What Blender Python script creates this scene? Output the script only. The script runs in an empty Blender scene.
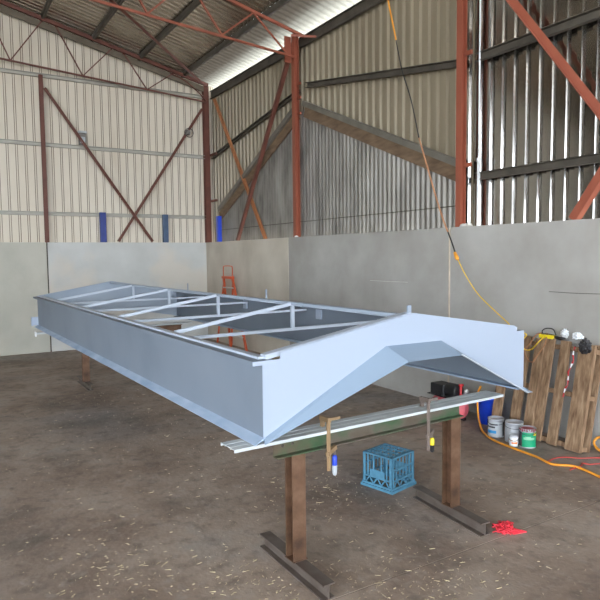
import bpy, bmesh, math, random
from mathutils import Vector, Matrix
random.seed(7)
S = bpy.context.scene
COL = S.collection
PI = math.pi

# ------------------------------------------------------------------ camera
cam_data = bpy.data.cameras.new('camera')
cam_data.sensor_width = 36.0
cam_data.lens = 36.0 * 605.977 / 600.0
cam_data.clip_start = 0.05
cam_data.clip_end = 300
camera = bpy.data.objects.new('camera', cam_data)
COL.objects.link(camera)
yaw, pit, rol = 0.54787, 0.0727731, -0.01108343
fw = Vector((math.sin(yaw) * math.cos(pit), math.cos(yaw) * math.cos(pit), -math.sin(pit)))
r0 = Vector((math.cos(yaw), -math.sin(yaw), 0))
u0 = r0.cross(fw)
rr = r0 * math.cos(rol) + u0 * math.sin(rol)
uu = -r0 * math.sin(rol) + u0 * math.cos(rol)
M3 = Matrix((rr, uu, -fw)).transposed()
camera.matrix_world = Matrix.Translation((0, 0, 1.9)) @ M3.to_4x4()
S.camera = camera

# ------------------------------------------------------------------ world, sun, exposure
world = bpy.data.worlds.new('world')
S.world = world
world.use_nodes = True
wn = world.node_tree
wn.nodes.clear()
wo = wn.nodes.new('ShaderNodeOutputWorld')
wb = wn.nodes.new('ShaderNodeBackground')
wb.inputs['Color'].default_value = (0.86, 0.93, 1.0, 1)
wb.inputs['Strength'].default_value = 5.0
wn.links.new(wb.outputs[0], wo.inputs[0])

sun_d = bpy.data.lights.new('sun', 'SUN')
sun_d.energy = 6.0
sun_d.angle = math.radians(2)
sun_d.color = (1.0, 0.95, 0.86)
sun = bpy.data.objects.new('sun', sun_d)
COL.objects.link(sun)
sun.rotation_euler = Vector((-0.55, -0.35, -1.0)).to_track_quat('-Z', 'Y').to_euler()

S.view_settings.view_transform = 'Standard'
S.view_settings.look = 'None'
S.view_settings.gamma = 1
S.view_settings.use_curve_mapping = False
S.view_settings.exposure = 1.20

# ------------------------------------------------------------------ materials
def new_mat(name):
    m = bpy.data.materials.new(name)
    m.use_nodes = True
    nt = m.node_tree
    return m, nt, nt.nodes['Principled BSDF']

def tex_mat(name, stops, scale=3.0, detail=6.0, rough=0.6, metal=0.0, bump=0.0, bscale=40.0,
            stretch=(1, 1, 1), distort=0.0, roughness_noise=0.5, lo=0.3, hi=0.7, spec=0.5):
    """noise driven colour ramp between the given colours"""
    m, nt, b = new_mat(name)
    tc = nt.nodes.new('ShaderNodeTexCoord')
    mp = nt.nodes.new('ShaderNodeMapping')
    mp.inputs['Scale'].default_value = stretch
    nt.links.new(tc.outputs['Object'], mp.inputs['Vector'])
    n = nt.nodes.new('ShaderNodeTexNoise')
    n.inputs['Scale'].default_value = scale
    n.inputs['Detail'].default_value = detail
    n.inputs['Roughness'].default_value = roughness_noise
    n.inputs['Distortion'].default_value = distort
    nt.links.new(mp.outputs[0], n.inputs['Vector'])
    cr = nt.nodes.new('ShaderNodeValToRGB')
    e = cr.color_ramp.elements
    k = len(stops)
    e[0].position = lo
    e[0].color = (*stops[0], 1)
    e[1].position = hi
    e[1].color = (*stops[-1], 1)
    for i in range(1, k - 1):
        x = e.new(lo + (hi - lo) * i / (k - 1))
        x.color = (*stops[i], 1)
    nt.links.new(n.outputs['Fac'], cr.inputs[0])
    nt.links.new(cr.outputs[0], b.inputs['Base Color'])
    b.inputs['Roughness'].default_value = rough
    b.inputs['Metallic'].default_value = metal
    b.inputs['Specular IOR Level'].default_value = spec
    if bump:
        n2 = nt.nodes.new('ShaderNodeTexNoise')
        n2.inputs['Scale'].default_value = bscale
        n2.inputs['Detail'].default_value = 5
        nt.links.new(mp.outputs[0], n2.inputs['Vector'])
        bp = nt.nodes.new('ShaderNodeBump')
        bp.inputs['Strength'].default_value = bump
        bp.inputs['Distance'].default_value = 0.01
        nt.links.new(n2.outputs['Fac'], bp.inputs['Height'])
        nt.links.new(bp.outputs[0], b.inputs['Normal'])
    return m

def overlay(m, color, scale, lo, hi, stretch=(1, 1, 1), detail=5, strength=1.0, distort=0.0):
    """mixes a second, blotchy colour over a material's base colour"""
    nt = m.node_tree
    b = nt.nodes['Principled BSDF']
    src = b.inputs['Base Color'].links[0].from_socket
    tc = nt.nodes.new('ShaderNodeTexCoord')
    mp = nt.nodes.new('ShaderNodeMapping')
    mp.inputs['Scale'].default_value = stretch
    mp.inputs['Location'].default_value = (scale * 1.7, scale * 0.3, 2.1)
    nt.links.new(tc.outputs['Object'], mp.inputs['Vector'])
    n = nt.nodes.new('ShaderNodeTexNoise')
    n.inputs['Scale'].default_value = scale
    n.inputs['Detail'].default_value = detail
    n.inputs['Distortion'].default_value = distort
    nt.links.new(mp.outputs[0], n.inputs['Vector'])
    mr = nt.nodes.new('ShaderNodeMapRange')
    mr.inputs['From Min'].default_value = lo
    mr.inputs['From Max'].default_value = hi
    mr.inputs['To Max'].default_value = strength
    nt.links.new(n.outputs['Fac'], mr.inputs['Value'])
    mx = nt.nodes.new('ShaderNodeMix')
    mx.data_type = 'RGBA'
    nt.links.new(mr.outputs[0], mx.inputs['Factor'])
    nt.links.new(src, mx.inputs['A'])
    mx.inputs['B'].default_value = (*color, 1)
    nt.links.new(mx.outputs['Result'], b.inputs['Base Color'])
    return m

def plain(name, c, rough=0.5, metal=0.0, var=0.12, scale=8.0):
    a = tuple(max(0, v * (1 - var)) for v in c)
    d = tuple(min(1, v * (1 + var)) for v in c)
    return tex_mat(name, [a, d], scale=scale, rough=rough, metal=metal)

M = {}
M['floor'] = tex_mat('dusty_floor', [(0.165, 0.118, 0.09), (0.28, 0.21, 0.165), (0.37, 0.295, 0.24), (0.31, 0.285, 0.265)],
                     scale=0.9, detail=10, rough=0.75, bump=0.35, bscale=28, roughness_noise=0.62, distort=0.3, lo=0.3, hi=0.72)
overlay(M['floor'], (0.20, 0.205, 0.215), 0.55, 0.52, 0.68, strength=0.6, detail=8)
overlay(M['floor'], (0.105, 0.085, 0.07), 1.3, 0.56, 0.72, strength=0.6, detail=9)
overlay(M['floor'], (0.10, 0.08, 0.07), 9, 0.50, 0.72, strength=0.55, detail=12)
overlay(M['floor'], (0.38, 0.33, 0.29), 14, 0.54, 0.75, strength=0.55, detail=12, distort=0.6)
overlay(M['floor'], (0.42, 0.35, 0.24), 60, 0.66, 0.72, strength=0.5, detail=3, stretch=(1, 0.4, 1))
M['dirt'] = tex_mat('dirt_in_joint', [(0.07, 0.055, 0.045), (0.13, 0.10, 0.08)], scale=9, rough=0.9)
M['apron'] = plain('pale_gravel', (0.42, 0.39, 0.34), rough=0.9)
M['conc_back'] = tex_mat('beige_concrete', [(0.40, 0.395, 0.34), (0.50, 0.49, 0.43)], scale=1.3, detail=7, rough=0.8, bump=0.2, bscale=14)
overlay(M['conc_back'], (0.37, 0.33, 0.25), 0.9, 0.55, 0.75, strength=0.5)
M['conc_white'] = tex_mat('limewashed_concrete', [(0.47, 0.48, 0.465), (0.56, 0.57, 0.56)], scale=1.6, detail=7, rough=0.8, bump=0.2, bscale=14)
overlay(M['conc_white'], (0.62, 0.555, 0.47), 0.75, 0.50, 0.60, strength=0.6)
M['conc_brown'] = tex_mat('brown_stained_concrete', [(0.46, 0.41, 0.34), (0.60, 0.55, 0.47)], scale=1.4, detail=8, rough=0.8, bump=0.25, bscale=16)
overlay(M['conc_brown'], (0.27, 0.215, 0.155), 1.1, 0.52, 0.72, strength=0.5, stretch=(1, 1, 0.5))
M['conc_grey'] = tex_mat('grey_concrete', [(0.31, 0.295, 0.27), (0.42, 0.412, 0.39)], scale=1.5, detail=8, rough=0.8, bump=0.3, bscale=18)
overlay(M['conc_grey'], (0.25, 0.215, 0.17), 0.8, 0.55, 0.72, strength=0.4, stretch=(1, 1, 0.4))
M['cream'] = tex_mat('cream_sheet', [(0.62, 0.56, 0.465), (0.70, 0.645, 0.55)], scale=1.0, rough=0.5, stretch=(1, 1, 0.4), spec=0.3)
overlay(M['cream'], (0.42, 0.33, 0.22), 1.3, 0.58, 0.8, strength=0.35, stretch=(3, 1, 0.4))
M['groove_brown'] = tex_mat('brown_groove_faces', [(0.17, 0.115, 0.075), (0.34, 0.27, 0.20)], scale=1.5, rough=0.8, stretch=(1, 1, 0.5))  # brown tone on the slot faces of the back cladding
M['zinc'] = tex_mat('dull_zinc_sheet', [(0.24, 0.20, 0.14), (0.31, 0.265, 0.19)], scale=2.0, rough=0.40, metal=0.15, stretch=(1, 1, 0.3))
M['zinc_bright'] = tex_mat('newer_zinc_sheet', [(0.44, 0.43, 0.41), (0.52, 0.51, 0.49)], scale=2.0, rough=0.15, metal=1.0, stretch=(1, 1, 0.3))
M['zinc_roof'] = tex_mat('roof_underside_sheet', [(0.30, 0.255, 0.20), (0.40, 0.35, 0.29)], scale=1.5, rough=0.22, metal=0.95)
M['zinc_old'] = tex_mat('weathered_corrugated_iron', [(0.16, 0.15, 0.14), (0.30, 0.285, 0.26), (0.38, 0.365, 0.34)], scale=1.7, detail=8, rough=0.5, metal=0.6,
                        stretch=(1, 2.0, 0.7), lo=0.3, hi=0.75)
overlay(M['zinc_old'], (0.50, 0.49, 0.47), 1.2, 0.56, 0.74, strength=0.5, stretch=(1, 3, 0.5))
M['dark_steel'] = tex_mat('dark_grimy_steel', [(0.06, 0.052, 0.042), (0.11, 0.095, 0.075)], scale=5, rough=0.6, metal=0.2)
M['girt_pale'] = tex_mat('pale_grey_girt_steel', [(0.34, 0.325, 0.285), (0.44, 0.42, 0.37)], scale=4, rough=0.55)
M['rail_brown'] = tex_mat('brown_grey_rail', [(0.10, 0.08, 0.055), (0.16, 0.13, 0.095)], scale=4, rough=0.6)
M['flashing'] = tex_mat('dull_flashing', [(0.13, 0.118, 0.098), (0.20, 0.185, 0.155)], scale=4, rough=0.5, metal=0.2)
M['girt_grey'] = tex_mat('grey_girt_steel', [(0.22, 0.205, 0.175), (0.30, 0.28, 0.24)], scale=4, rough=0.55, metal=0.2)
M['red_oxide'] = tex_mat('red_oxide_paint', [(0.24, 0.060, 0.033), (0.31, 0.090, 0.050)], scale=4, rough=0.55, stretch=(1, 1, 0.4))
M['red_dark'] = tex_mat('dark_red_oxide_paint', [(0.10, 0.032, 0.022), (0.15, 0.052, 0.035)], scale=5, rough=0.6)
M['orange_brace'] = tex_mat('orange_brown_paint', [(0.30, 0.12, 0.05), (0.42, 0.18, 0.08)], scale=5, rough=0.55)
M['rust'] = tex_mat('rusted_steel', [(0.055, 0.027, 0.015), (0.125, 0.065, 0.036), (0.185, 0.108, 0.066)], scale=7, detail=8, rough=0.6, metal=0.25, bump=0.15, bscale=60)
M['rust_dark'] = tex_mat('mill_scale_steel', [(0.095, 0.07, 0.057), (0.185, 0.155, 0.135)], scale=6, detail=7, rough=0.5, metal=0.35)
M['green_beam'] = tex_mat('worn_green_paint', [(0.10, 0.07, 0.05), (0.12, 0.095, 0.065), (0.06, 0.12, 0.06), (0.14, 0.12, 0.095), (0.11, 0.08, 0.055)], scale=2.3, detail=6, rough=0.4, metal=0.25,
                          stretch=(1, 1, 1.5), lo=0.34, hi=0.72)
M['galv'] = tex_mat('galvanised_steel', [(0.44, 0.48, 0.50), (0.60, 0.64, 0.66)], scale=7, rough=0.45, metal=0.05, stretch=(0.4, 4, 4))
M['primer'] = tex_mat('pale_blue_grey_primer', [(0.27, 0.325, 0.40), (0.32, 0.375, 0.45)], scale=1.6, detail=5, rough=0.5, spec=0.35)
M['primer_shaded'] = tex_mat('shaded_side_primer', [(0.14, 0.17, 0.215), (0.17, 0.205, 0.255), (0.185, 0.22, 0.27)], scale=1.1, detail=6, rough=0.5, spec=0.35)  # same paint as the end sheet, darkened for the shade on the sides
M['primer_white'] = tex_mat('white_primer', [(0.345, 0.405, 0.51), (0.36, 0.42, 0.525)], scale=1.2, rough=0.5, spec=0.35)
M['primer_blue'] = tex_mat('blue_chalky_flange', [(0.24, 0.33, 0.46), (0.38, 0.46, 0.58)], scale=9, detail=6, rough=0.55, stretch=(1, 0.5, 1))
M['primer_bar'] = tex_mat('white_bar_primer', [(0.42, 0.48, 0.57), (0.48, 0.54, 0.63)], scale=3, rough=0.5)
M['timber'] = tex_mat('weathered_pine', [(0.13, 0.072, 0.038), (0.25, 0.155, 0.088), (0.37, 0.25, 0.155)], scale=5, detail=7, rough=0.8, stretch=(6, 6, 0.8), bump=0.25, bscale=12)
M['timber_dark'] = tex_mat('old_brown_timber', [(0.11, 0.07, 0.042), (0.21, 0.14, 0.085)], scale=5, detail=7, rough=0.85, stretch=(3, 0.8, 3))
M['blue'] = plain('blue_paint', (0.02, 0.04, 0.22), rough=0.45)
M['slate_blue'] = plain('slate_blue_paint', (0.06, 0.10, 0.18), rough=0.5)
M['bright_blue'] = plain('bright_blue_plastic', (0.012, 0.05, 0.50), rough=0.35)
M['crate'] = plain('crate_blue_plastic', (0.07, 0.205, 0.31), rough=0.5, var=0.2, scale=20)
M['black'] = plain('black_plastic', (0.015, 0.015, 0.017), rough=0.4)
M['black_cloth'] = plain('black_film', (0.018, 0.018, 0.022), rough=0.35)
M['red'] = plain('red_paint', (0.50, 0.03, 0.035), rough=0.4)
M['pink_red'] = plain('faded_red_paint', (0.60, 0.12, 0.14), rough=0.5)
M['ladder'] = plain('orange_fibreglass', (0.62, 0.10, 0.03), rough=0.45)
M['alu'] = plain('aluminium', (0.62, 0.62, 0.60), rough=0.35, metal=0.6)
M['yellow'] = plain('yellow_plastic', (0.85, 0.68, 0.02), rough=0.4)
M['cord_yellow'] = plain('yellow_cord', (0.75, 0.50, 0.04), rough=0.5)
M['cord_orange'] = plain('orange_cord', (0.80, 0.33, 0.03), rough=0.5)
M['cord_red'] = plain('red_cord', (0.50, 0.06, 0.05), rough=0.5)
M['cord_brown'] = plain('brown_cord', (0.42, 0.20, 0.10), rough=0.6)
M['white'] = plain('white_plastic', (0.78, 0.80, 0.82), rough=0.4, var=0.05)
M['paper'] = plain('crumpled_white_paper', (0.76, 0.79, 0.82), rough=0.8, var=0.05)
M['tin'] = plain('tin_can', (0.52, 0.54, 0.58), rough=0.4, metal=0.3)
M['label_white'] = plain('white_can_label', (0.42, 0.45, 0.48), rough=0.5)
M['label_blue'] = plain('blue_can_label', (0.03, 0.28, 0.62), rough=0.5)
M['label_dark'] = plain('dark_can_label', (0.05, 0.05, 0.06), rough=0.5)
M['label_green'] = plain('green_can_label', (0.01, 0.33, 0.16), rough=0.4)
M['label_pale'] = plain('pale_green_label', (0.25, 0.55, 0.36), rough=0.5)
M['label_orange'] = plain('orange_can_label', (0.80, 0.22, 0.05), rough=0.5)
M['paint_red'] = plain('red_paint_drip', (0.40, 0.05, 0.09), rough=0.3)
M['clamp_tan'] = plain('tan_clamp_steel', (0.30, 0.20, 0.11), rough=0.5, metal=0.2)
M['clamp_grey'] = plain('grey_clamp_steel', (0.20, 0.16, 0.14), rough=0.45, metal=0.3)
M['red_net'] = plain('red_netting', (0.62, 0.025, 0.045), rough=0.55)
M['straw'] = plain('dry_straw', (0.40, 0.325, 0.205), rough=0.8)
M['lamp_grey'] = plain('grey_lamp_housing', (0.16, 0.15, 0.14), rough=0.6)
M['primer_band_shaded'] = tex_mat('shaded_strip_primer', [(0.215, 0.285, 0.375), (0.235, 0.305, 0.395)], scale=1.4, rough=0.5, spec=0.35)  # frame paint again, darker to carry the shading of the strip
M['fitting_white'] = tex_mat('white_painted_tab', [(0.55, 0.60, 0.67), (0.62, 0.67, 0.73)], scale=4, rough=0.5)
M['chalk'] = plain('white_spark_mark', (0.6, 0.58, 0.54), rough=0.9)

# added translucent eave sheet: glow fading inwards is painted, with random blotches
m, nt, b = new_mat('eave_glow_sheet')
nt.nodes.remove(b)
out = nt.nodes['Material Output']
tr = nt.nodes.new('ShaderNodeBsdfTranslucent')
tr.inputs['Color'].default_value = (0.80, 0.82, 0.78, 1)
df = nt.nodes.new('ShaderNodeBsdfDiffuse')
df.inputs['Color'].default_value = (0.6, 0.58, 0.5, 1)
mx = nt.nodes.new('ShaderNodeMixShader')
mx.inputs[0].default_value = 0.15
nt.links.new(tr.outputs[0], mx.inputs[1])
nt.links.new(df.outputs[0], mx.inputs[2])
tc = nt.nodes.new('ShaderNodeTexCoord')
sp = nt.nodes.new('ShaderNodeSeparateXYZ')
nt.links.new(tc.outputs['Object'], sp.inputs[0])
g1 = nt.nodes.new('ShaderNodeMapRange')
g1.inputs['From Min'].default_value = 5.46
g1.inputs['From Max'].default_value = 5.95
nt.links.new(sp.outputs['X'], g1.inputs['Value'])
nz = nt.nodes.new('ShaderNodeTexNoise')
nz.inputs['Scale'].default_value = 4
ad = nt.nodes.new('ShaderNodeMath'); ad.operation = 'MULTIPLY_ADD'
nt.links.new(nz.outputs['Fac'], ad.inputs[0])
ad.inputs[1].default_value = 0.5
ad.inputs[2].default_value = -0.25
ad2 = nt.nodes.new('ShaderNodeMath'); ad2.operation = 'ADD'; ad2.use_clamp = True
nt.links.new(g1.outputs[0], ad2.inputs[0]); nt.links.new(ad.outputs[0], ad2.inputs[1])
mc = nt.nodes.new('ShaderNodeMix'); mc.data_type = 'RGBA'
mc.inputs['A'].default_value = (0.012, 0.010, 0.008, 1)       # painted fade of the eave light towards the purlin
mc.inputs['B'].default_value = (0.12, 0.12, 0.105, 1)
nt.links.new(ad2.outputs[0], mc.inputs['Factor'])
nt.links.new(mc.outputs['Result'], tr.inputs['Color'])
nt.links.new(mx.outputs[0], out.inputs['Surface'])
M['eave_glow'] = m

# ------------------------------------------------------------------ mesh helpers
class MB:
    def __init__(self):
        self.bm = bmesh.new()
        self.mats = []
        self.cur = 0
    def mat(self, m):
        if m not in self.mats:
            self.mats.append(m)
        self.cur = self.mats.index(m)
        return self
    def face(self, vs, smooth=False):
        try:
            f = self.bm.faces.new(vs)
        except ValueError:
            return None
        f.material_index = self.cur
        f.smooth = smooth
        return f
    def hexa(self, c):
        v = [self.bm.verts.new(p) for p in c]
        for q in ((0, 3, 2, 1), (4, 5, 6, 7), (0, 1, 5, 4), (1, 2, 6, 5), (2, 3, 7, 6), (3, 0, 4, 7)):
            self.face([v[i] for i in q])
    def box(self, x0, x1, y0, y1, z0, z1, T=None):
        c = [Vector(p) for p in ((x0, y0, z0), (x1, y0, z0), (x1, y1, z0), (x0, y1, z0),
                                 (x0, y0, z1), (x1, y0, z1), (x1, y1, z1), (x0, y1, z1))]
        if T is not None:
            c = [T @ p for p in c]
        self.hexa(c)
        return self
    def frame(self, p0, p1, up=(0, 0, 1)):
        p0, p1 = Vector(p0), Vector(p1)
        d = (p1 - p0)
        L = d.length
        d.normalize()
        up = Vector(up)
        if abs(d.dot(up)) > 0.98:
            up = Vector((0, 1, 0))
        s = d.cross(up).normalized()
        u = s.cross(d).normalized()
        return p0, d, s, u, L
    def bar(self, p0, p1, w, h, up=(0, 0, 1)):
        p, d, s, u, L = self.frame(p0, p1, up)
        c = []
        for a in (0, L):
            for (i, j) in ((-1, -1), (1, -1), (1, 1), (-1, 1)):
                c.append(p + d * a + s * (i * w / 2) + u * (j * h / 2))
        self.hexa(c)
        return self
    def prism(self, p0, p1, prof, up=(0, 0, 1), closed=True, smooth=False):
        """sweep a 2D profile [(side, up)] from p0 to p1"""
        p, d, s, u, L = self.frame(p0, p1, up)
        A = [self.bm.verts.new(p + s * a + u * b) for a, b in prof]
        B = [self.bm.verts.new(p + d * L + s * a + u * b) for a, b in prof]
        n = len(prof)
        for i in range(n if closed else n - 1):
            j = (i + 1) % n
            self.face([A[i], A[j], B[j], B[i]], smooth)
        if closed:
            self.face(A[::-1])
            self.face(B)
        return self
    def tube(self, pts, r, n=8, cap=True):
        pts = [Vector(p) for p in pts]
        rings = []
        prev = None
        for i, p in enumerate(pts):
            a = pts[max(0, i - 1)]
            b_ = pts[min(len(pts) - 1, i + 1)]
            d = (b_ - a).normalized()
            if prev is None:
                up = Vector((0, 0, 1)) if abs(d.z) < 0.9 else Vector((1, 0, 0))
                s = d.cross(up).normalized()
            else:
                s = (prev - d * prev.dot(d)).normalized()
            prev = s
            u = d.cross(s)
            rad = r[i] if isinstance(r, (list, tuple)) else r
            rings.append([self.bm.verts.new(p + s * (rad * math.cos(2 * PI * k / n)) + u * (rad * math.sin(2 * PI * k / n))) for k in range(n)])
        for i in range(len(rings) - 1):
            for k in range(n):
                self.face([rings[i][k], rings[i][(k + 1) % n], rings[i + 1][(k + 1) % n], rings[i + 1][k]], True)
        if cap:
            self.face(rings[0][::-1])
            self.face(rings[-1])
        return self
    def lathe(self, prof, n=28, c=(0, 0, 0), T=None, a0=0, a1=2 * PI, smooth=True):
        full = abs(a1 - a0 - 2 * PI) < 1e-6
        rows = []
        for r, z in prof:
            row = []
            for k in range(n if full else n + 1):
                a = a0 + (a1 - a0) * k / n
                p = Vector((c[0] + r * math.cos(a), c[1] + r * math.sin(a), c[2] + z))
                if T is not None:
                    p = T @ p
                row.append(self.bm.verts.new(p))
            rows.append(row)
        m_ = len(rows[0])
        for i in range(len(rows) - 1):
            for k in range(m_ if full else m_ - 1):
                k2 = (k + 1) % m_
                self.face([rows[i][k], rows[i][k2], rows[i + 1][k2], rows[i + 1][k]], smooth)
        return self
    def poly(self, front, back):
        """solid plate between two matching outlines"""
        A = [self.bm.verts.new(p) for p in front]
        B = [self.bm.verts.new(p) for p in back]
        n = len(A)
        self.face(A)
        self.face(B[::-1])
        for i in range(n):
            self.face([A[i], B[i], B[(i + 1) % n], A[(i + 1) % n]])
        return self
    def build(self, name, mat=None, parent=None, bevel=0.0, normals=True, **tags):
        if normals:
            bmesh.ops.recalc_face_normals(self.bm, faces=self.bm.faces[:])
        me = bpy.data.meshes.new(name)
        self.bm.to_mesh(me)
        self.bm.free()
        if mat is not None and not self.mats:
            me.materials.append(mat)
        for x in self.mats:
            me.materials.append(x)
        o = bpy.data.objects.new(name, me)
        COL.objects.link(o)
        if bevel:
            md = o.modifiers.new('bevel', 'BEVEL')
            md.width = bevel
            md.segments = 2
            md.limit_method = 'ANGLE'
        if parent is not None:
            o.parent = parent
        for k, v in tags.items():
            o[k] = v
        return o

def tag(o, label, cat, group=None, kind=None):
    if label: o['label'] = label
    if cat: o['category'] = cat
    if group: o['group'] = group
    if kind: o['kind'] = kind
    return o

def thing(name, label, cat, loc=(0, 0, 0), rz=0.0, group=None):
    o = bpy.data.objects.new(name, None)
    o.empty_display_size = 0.1
    COL.objects.link(o)
    o.location = loc
    o.rotation_euler = (0, 0, rz)
    return tag(o, label, cat, group)

def struct(o, label=None):
    o['kind'] = 'structure'
    if label: o['label'] = label
    return o

def H(w, h, tf, tw):
    """H section outline: flanges top and bottom, w wide, h high"""
    a, b = w / 2, h / 2
    t = tw / 2
    return [(-a, -b), (a, -b), (a, -b + tf), (t, -b + tf), (t, b - tf), (a, b - tf), (a, b), (-a, b), (-a, b - tf), (-t, b - tf), (-t, -b + tf), (-a, -b + tf)]

def Csec(w, h, t, lip=0.0):
    """C section: web on the -side, flanges towards +side"""
    a, b = w / 2, h / 2
    pts = [(-a, -b), (a, -b)]
    if lip:
        pts += [(a, -b + lip), (a - t, -b + lip)]
        pts += [(a - t, -b + t)]
    else:
        pts += [(a, -b + t)]
    pts += [(-a + t, -b + t), (-a + t, b - t)]
    if lip:
        pts += [(a - t, b - t), (a - t, b - lip), (a, b - lip)]
    else:
        pts += [(a, b - t)]
    pts += [(a, b), (-a, b)]
    return pts

def Lsec(w, h, t):
    return [(0, 0), (w, 0), (w, t), (t, t), (t, h), (0, h)]

def curve_pts(pts, n=8):
    """Catmull-Rom through the points"""
    P = [Vector(p) for p in pts]
    P = [P[0] * 2 - P[1]] + P + [P[-1] * 2 - P[-2]]
    out = []
    for i in range(1, len(P) - 2):
        for k in range(n):
            t = k / n
            a, b_, c, d = P[i - 1], P[i], P[i + 1], P[i + 2]
            out.append(0.5 * ((2 * b_) + (c - a) * t + (2 * a - 5 * b_ + 4 * c - d) * t * t + (3 * b_ - a - 3 * c + d) * t ** 3))
    out.append(P[-2])
    return out

def ribbed(fn, u0, u1, lo, hi, period, prof, mats=None, pans=()):
    """profiled sheet; fn(u, d, v) -> point, prof [(fraction, depth)], lo/hi functions of u"""
    mb = MB()
    if mats: mb.mat(mats[0]); mb.mat(mats[1])
    us = []
    u = u0
    while u < u1 - 1e-6:
        for i_, (f, d) in enumerate(prof):
            uu_ = u + f * period
            if uu_ <= u1:
                us.append((uu_, d, i_))
        u += period
    prev = None
    for (a, d, i_) in us:
        if mats: mb.cur = 0 if i_ in pans else 1
        pa = mb.bm.verts.new(fn(a, d, lo(a)))
        pb = mb.bm.verts.new(fn(a, d, hi(a)))
        if prev:
            mb.face([prev[0], pa, pb, prev[1]])
        prev = (pa, pb)
    return mb

XR, YB, HW = 5.488, 13.137, 2.228
XC, YC = 5.81, 13.33          # planes of the steel cladding
def roof_z(x):                # underside of the roof sheets
    return 5.86 + 0.237 * (5.7 - x) if x > -1.5 else 5.86 + 0.237 * (7.2) + 0.237 * (x + 1.5)

# ------------------------------------------------------------------ floor and ground
Y0 = -12.0
mb = MB()
mb.box(-9.0, 6.0, Y0, 2.665, -0.25, 0)
mb.box(-9.0, 6.0, 2.673, 13.45, -0.25, 0)
struct(mb.build('floor', M['floor']), 'brown dusty concrete floor scattered with straw')
mb = MB()
mb.box(-9.0, 6.0, 2.665, 2.673, -0.25, -0.003)
struct(mb.build('floor', M['dirt']), 'dirt filled joint across the floor')
mb = MB()
mb.box(-30, 30, -40, Y0, -0.3, -0.05)
mb.box(6.0, 30, Y0, 30, -0.3, -0.05)
mb.box(-30, -9.0, Y0, 30, -0.3, -0.05)
mb.box(-9.0, 6.0, 13.45, 30, -0.3, -0.05)
struct(mb.build('ground', M['apron']), 'pale gravel ground outside the shed')

# ------------------------------------------------------------------ concrete panels
def panel(name, x0, x1, y0, y1, mat, label):
    m_ = MB()
    m_.box(x0, x1, y0, y1, 0, HW)
    return struct(m_.build(name, mat, bevel=0.006), label)

panel('wall_back', -8.8, 2.035, YB, YB + 0.12, M['conc_back'], 'beige concrete wall panel at the back left')
panel('wall_back', 2.06, XR + 0.06, YB, YB + 0.12, M['conc_white'], 'whitish concrete wall panel at the back beside the corner')
panel('wall_right', XR, XR + 0.06, 9.38, YB - 0.003, M['conc_brown'], 'brown stained concrete panel of the right wall next to the corner')
panel('wall_right', XR, XR + 0.06, 5.452, 9.365, M['conc_grey'], 'grey concrete panel in the middle of the right wall')
panel('wall_right', XR, XR + 0.06, Y0, 5.428, M['conc_grey'], 'grey concrete panel of the right wall behind the pallet')
mb = MB(); mb.box(XR - 0.010, XR + 0.02, 5.430, 5.446, 0, HW - 0.01)
struct(mb.build('trim_1', plain('joint_sealant', (0.55, 0.47, 0.38), rough=0.8)), 'tan sealant strip in the panel joint')
mb = MB(); mb.box(XR + 0.01, XR + 0.02, 9.365, 9.38, 0, HW - 0.01); mb.box(2.035, 2.06, YB + 0.01, YB + 0.02, 0, HW - 0.01); mb.box(XR + 0.01, XR + 0.02, 5.446, 5.452, 0, HW - 0.01)
struct(mb.build('trim_2', M['dark_steel']), 'dark gap in the panel joints')
# thin crack along the right-hand panel
mb = MB()
mb.tube([(XR, 4.02, 1.50), (XR, 3.7, 1.497), (XR, 3.4, 1.503), (XR, 3.1, 1.487), (XR, 2.8, 1.48)], 0.003, 4)
struct(mb.build('trim_3', M['dark_steel']), 'thin crack in the grey concrete panel')
mb = MB()
mb.tube([(XR, 7.02, 1.53), (XR, 6.6, 1.527), (XR, 6.2, 1.53)], 0.003, 4)
struct(mb.build('trim_4', M['chalk']), 'pale scratch on the middle concrete panel')

# ------------------------------------------------------------------ steel cladding
TRI = [(0.0, 0.0), (0.54, 0.0), (0.64, 0.038), (0.95, 0.038)]
TRI2 = [(0.0, 0.0), (0.52, 0.0), (0.66, 0.040), (0.95, 0.040)]
PER = 0.168
# back wall: pans face the room, ribs pressed outwards
PB = [(0.0, 0.0), (0.68, 0.0), (0.69, 0.02), (0.735, 0.02), (0.745, 0.0), (0.90, 0.0), (0.91, 0.02), (0.955, 0.02), (0.965, 0.0)]
o = ribbed(lambda u, d, v: (u, YC + d, v), -8.8, XC + 0.06, lambda u: 2.0, lambda u: roof_z(u) - 0.01, PER, PB, (M['cream'], M['groove_brown']), (0, 1, 5)).build('wall_back', None, normals=False)
struct(o, 'cream ribbed steel cladding on the upper back wall')
# right wall, two bays to the corner and the newer front bay
top_r = roof_z(XC) - 0.10
o = ribbed(lambda u, d, v: (XC - d, u, v), 5.36, YC + 0.08, lambda u: 2.0, lambda u: top_r, PER, TRI).build('wall_right', M['zinc'], normals=False)
struct(o, 'tan grey ribbed steel cladding on the upper right wall')
o = ribbed(lambda u, d, v: (XC + 0.003 - d, u, v), Y0, 5.62, lambda u: 2.0, lambda u: top_r, PER, TRI2).build('wall_right', M['zinc_bright'], normals=False)
struct(o, 'dark grey ribbed steel cladding right of the tall red column')
mb = MB(); mb.box(-8.95, -8.8, 3.2, 13.4, 0, 5.80)  # unseen; extent, height and dark tone chosen for light and reflections
struct(mb.build('wall_left', M['dark_steel']), 'unseen left shed wall')

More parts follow.
